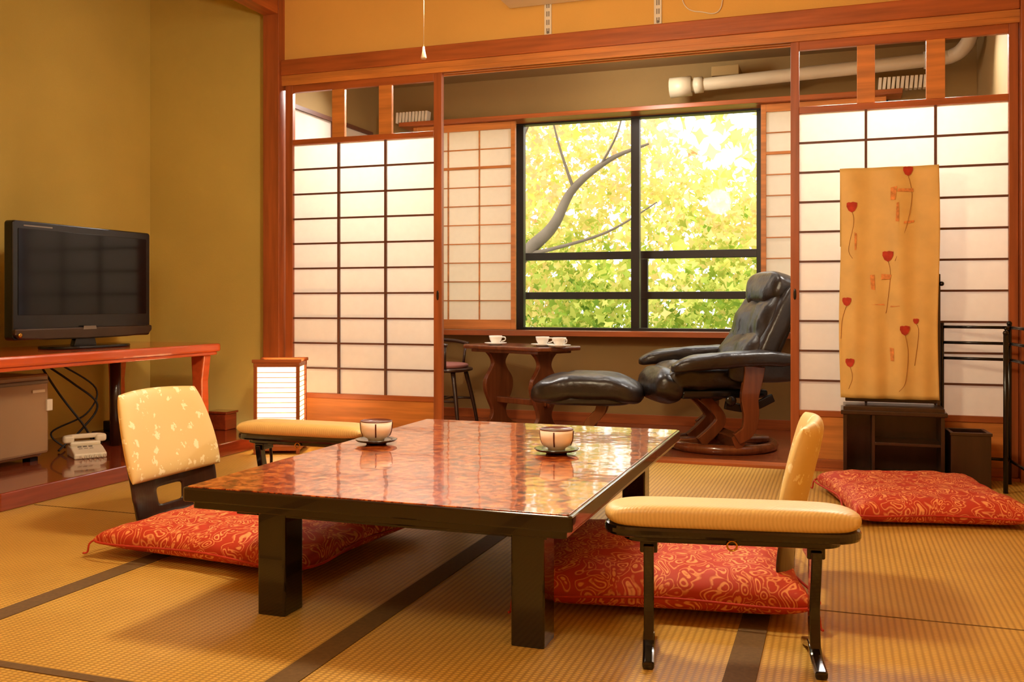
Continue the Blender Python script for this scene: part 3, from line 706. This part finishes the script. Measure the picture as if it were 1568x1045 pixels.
sup('head_pillow',(.315,0,.985),(.095,.25,.115),M_leather,g,.75,.5,rot=(0,16,0),warp=lambda p:(p.x+nz_(p,10,.016),p.y,p.z+nz_(p,8,.010)),n=36)
for i,sy in enumerate((-1,1)): sup('back_wing_%d'%(i+1),(.235,sy*.25,.74),(.06,.07,.30),M_leather,g,.7,.6,rot=(0,T,0))
sup('back_shell',(.29,0,.74),(.06,.27,.34),M_leather,g,.6,.5,rot=(0,T-2,0))

g=grp('leather_ottoman',(-1.48,5.73,0),8)
sup('cushion',(0,0,.372),(.345,.24,.085),M_leather,g,.6,.5,n=40,warp=lambda p:(p.x,p.y,p.z-.06*(p.x/.36)**2+.02+.004*math.sin(p.x*26)*math.cos(p.y*14)+nz_(p,11,.010)))
sup('lower_pad',(0,0,.315),(.28,.20,.04),M_leather,g,.5)
for i,sy in enumerate((-1,1)):
    y=sy*.10
    ribbon('s_leg_%d'%(i+1),[(.12,.04),(.03,.09),(.02,.16),(.08,.23),(.10,.30)],(.07,.06),y-.02,y+.02,'XZ',W_frame,g)
tube('base_ring',[(.20*math.cos(a),.20*math.sin(a),.025) for a in [i*math.pi/8 for i in range(16)]],.024,W_frame,g,cyc=True,sm=4,seg=12)
box('base_bar',-.19,.19,-.12,.12,.03,.055,W_frame,g,.01)

# ---------------------------------------------------------------- lights
def point(name,loc,p,r,col):
    l=bpy.data.lights.new(name,'POINT'); l.energy=p; l.shadow_soft_size=r; l.color=col
    return link(bpy.data.objects.new(name,l),None,loc)
WARM=(1,.845,.575)
point('pendant_bulb',(-1.3,3.08,2.06),84,.14,WARM)
point('room_fill',(-.9,.3,2.6),60,.3,WARM)  # unseen fill, added to brighten the near floor
point('lantern_bulb',(-3.22,5.0,.33),6,.05,(1,.74,.40))
point('veranda_fill',(-1.3,6.1,2.45),20,.12,(1,.93,.82))  # added out of view to light the shoji paper from behind
for x in (-2.85,.30):
    g=grp('shoji_backlight',(x,6.30,0))  # added backlight for the door paper, its housing invented
    box('backlight_housing',-.42,.42,.0,.09,2.59,2.66,M_wallv,g,.004)
    l=bpy.data.lights.new('backlight_area','AREA'); l.shape='RECTANGLE'; l.size=.8; l.size_y=.06; l.energy=22; l.color=(1,.94,.86); l.spread=math.radians(115)
    link(bpy.data.objects.new('backlight_area',l),g,(0,-.02,2.57),(-42,0,0))
g=grp('fill_light_fixture',(-.9,.3,0)); lathe('diffuser',[(0,2.96),(.2,2.96),(.24,3.0),(.24,3.05),(0,3.05)],M_lampd,g)  # invented glowing fixture for the added room fill
l=bpy.data.lights.new('sun','SUN'); l.energy=1.8; l.angle=.05; l.color=(1,.97,.9)
link(bpy.data.objects.new('sun',l),None,(0,0,8),(42,0,-18))
l=bpy.data.lights.new('window_portal','AREA'); l.shape='RECTANGLE'; l.size=3.4; l.size_y=1.6
l.cycles.is_portal=True
link(bpy.data.objects.new('window_portal',l),None,(-1.45,7.12,1.5),(-90,0,0))
w=bpy.data.worlds.new('sky'); S.world=w; w.use_nodes=True
w.node_tree.nodes['Background'].inputs[0].default_value=(1,.985,.94,1); w.node_tree.nodes['Background'].inputs[1].default_value=2.35

# ---------------------------------------------------------------- camera
cam=bpy.data.cameras.new('camera'); cam.sensor_width=36; cam.lens=36*1450/1568; cam.shift_y=-57.5/1568; cam.clip_start=.05
co=link(bpy.data.objects.new('camera',cam),None,(0,0,.9)); co.rotation_euler=(math.radians(90),0,math.radians(19.06))
S.camera=co
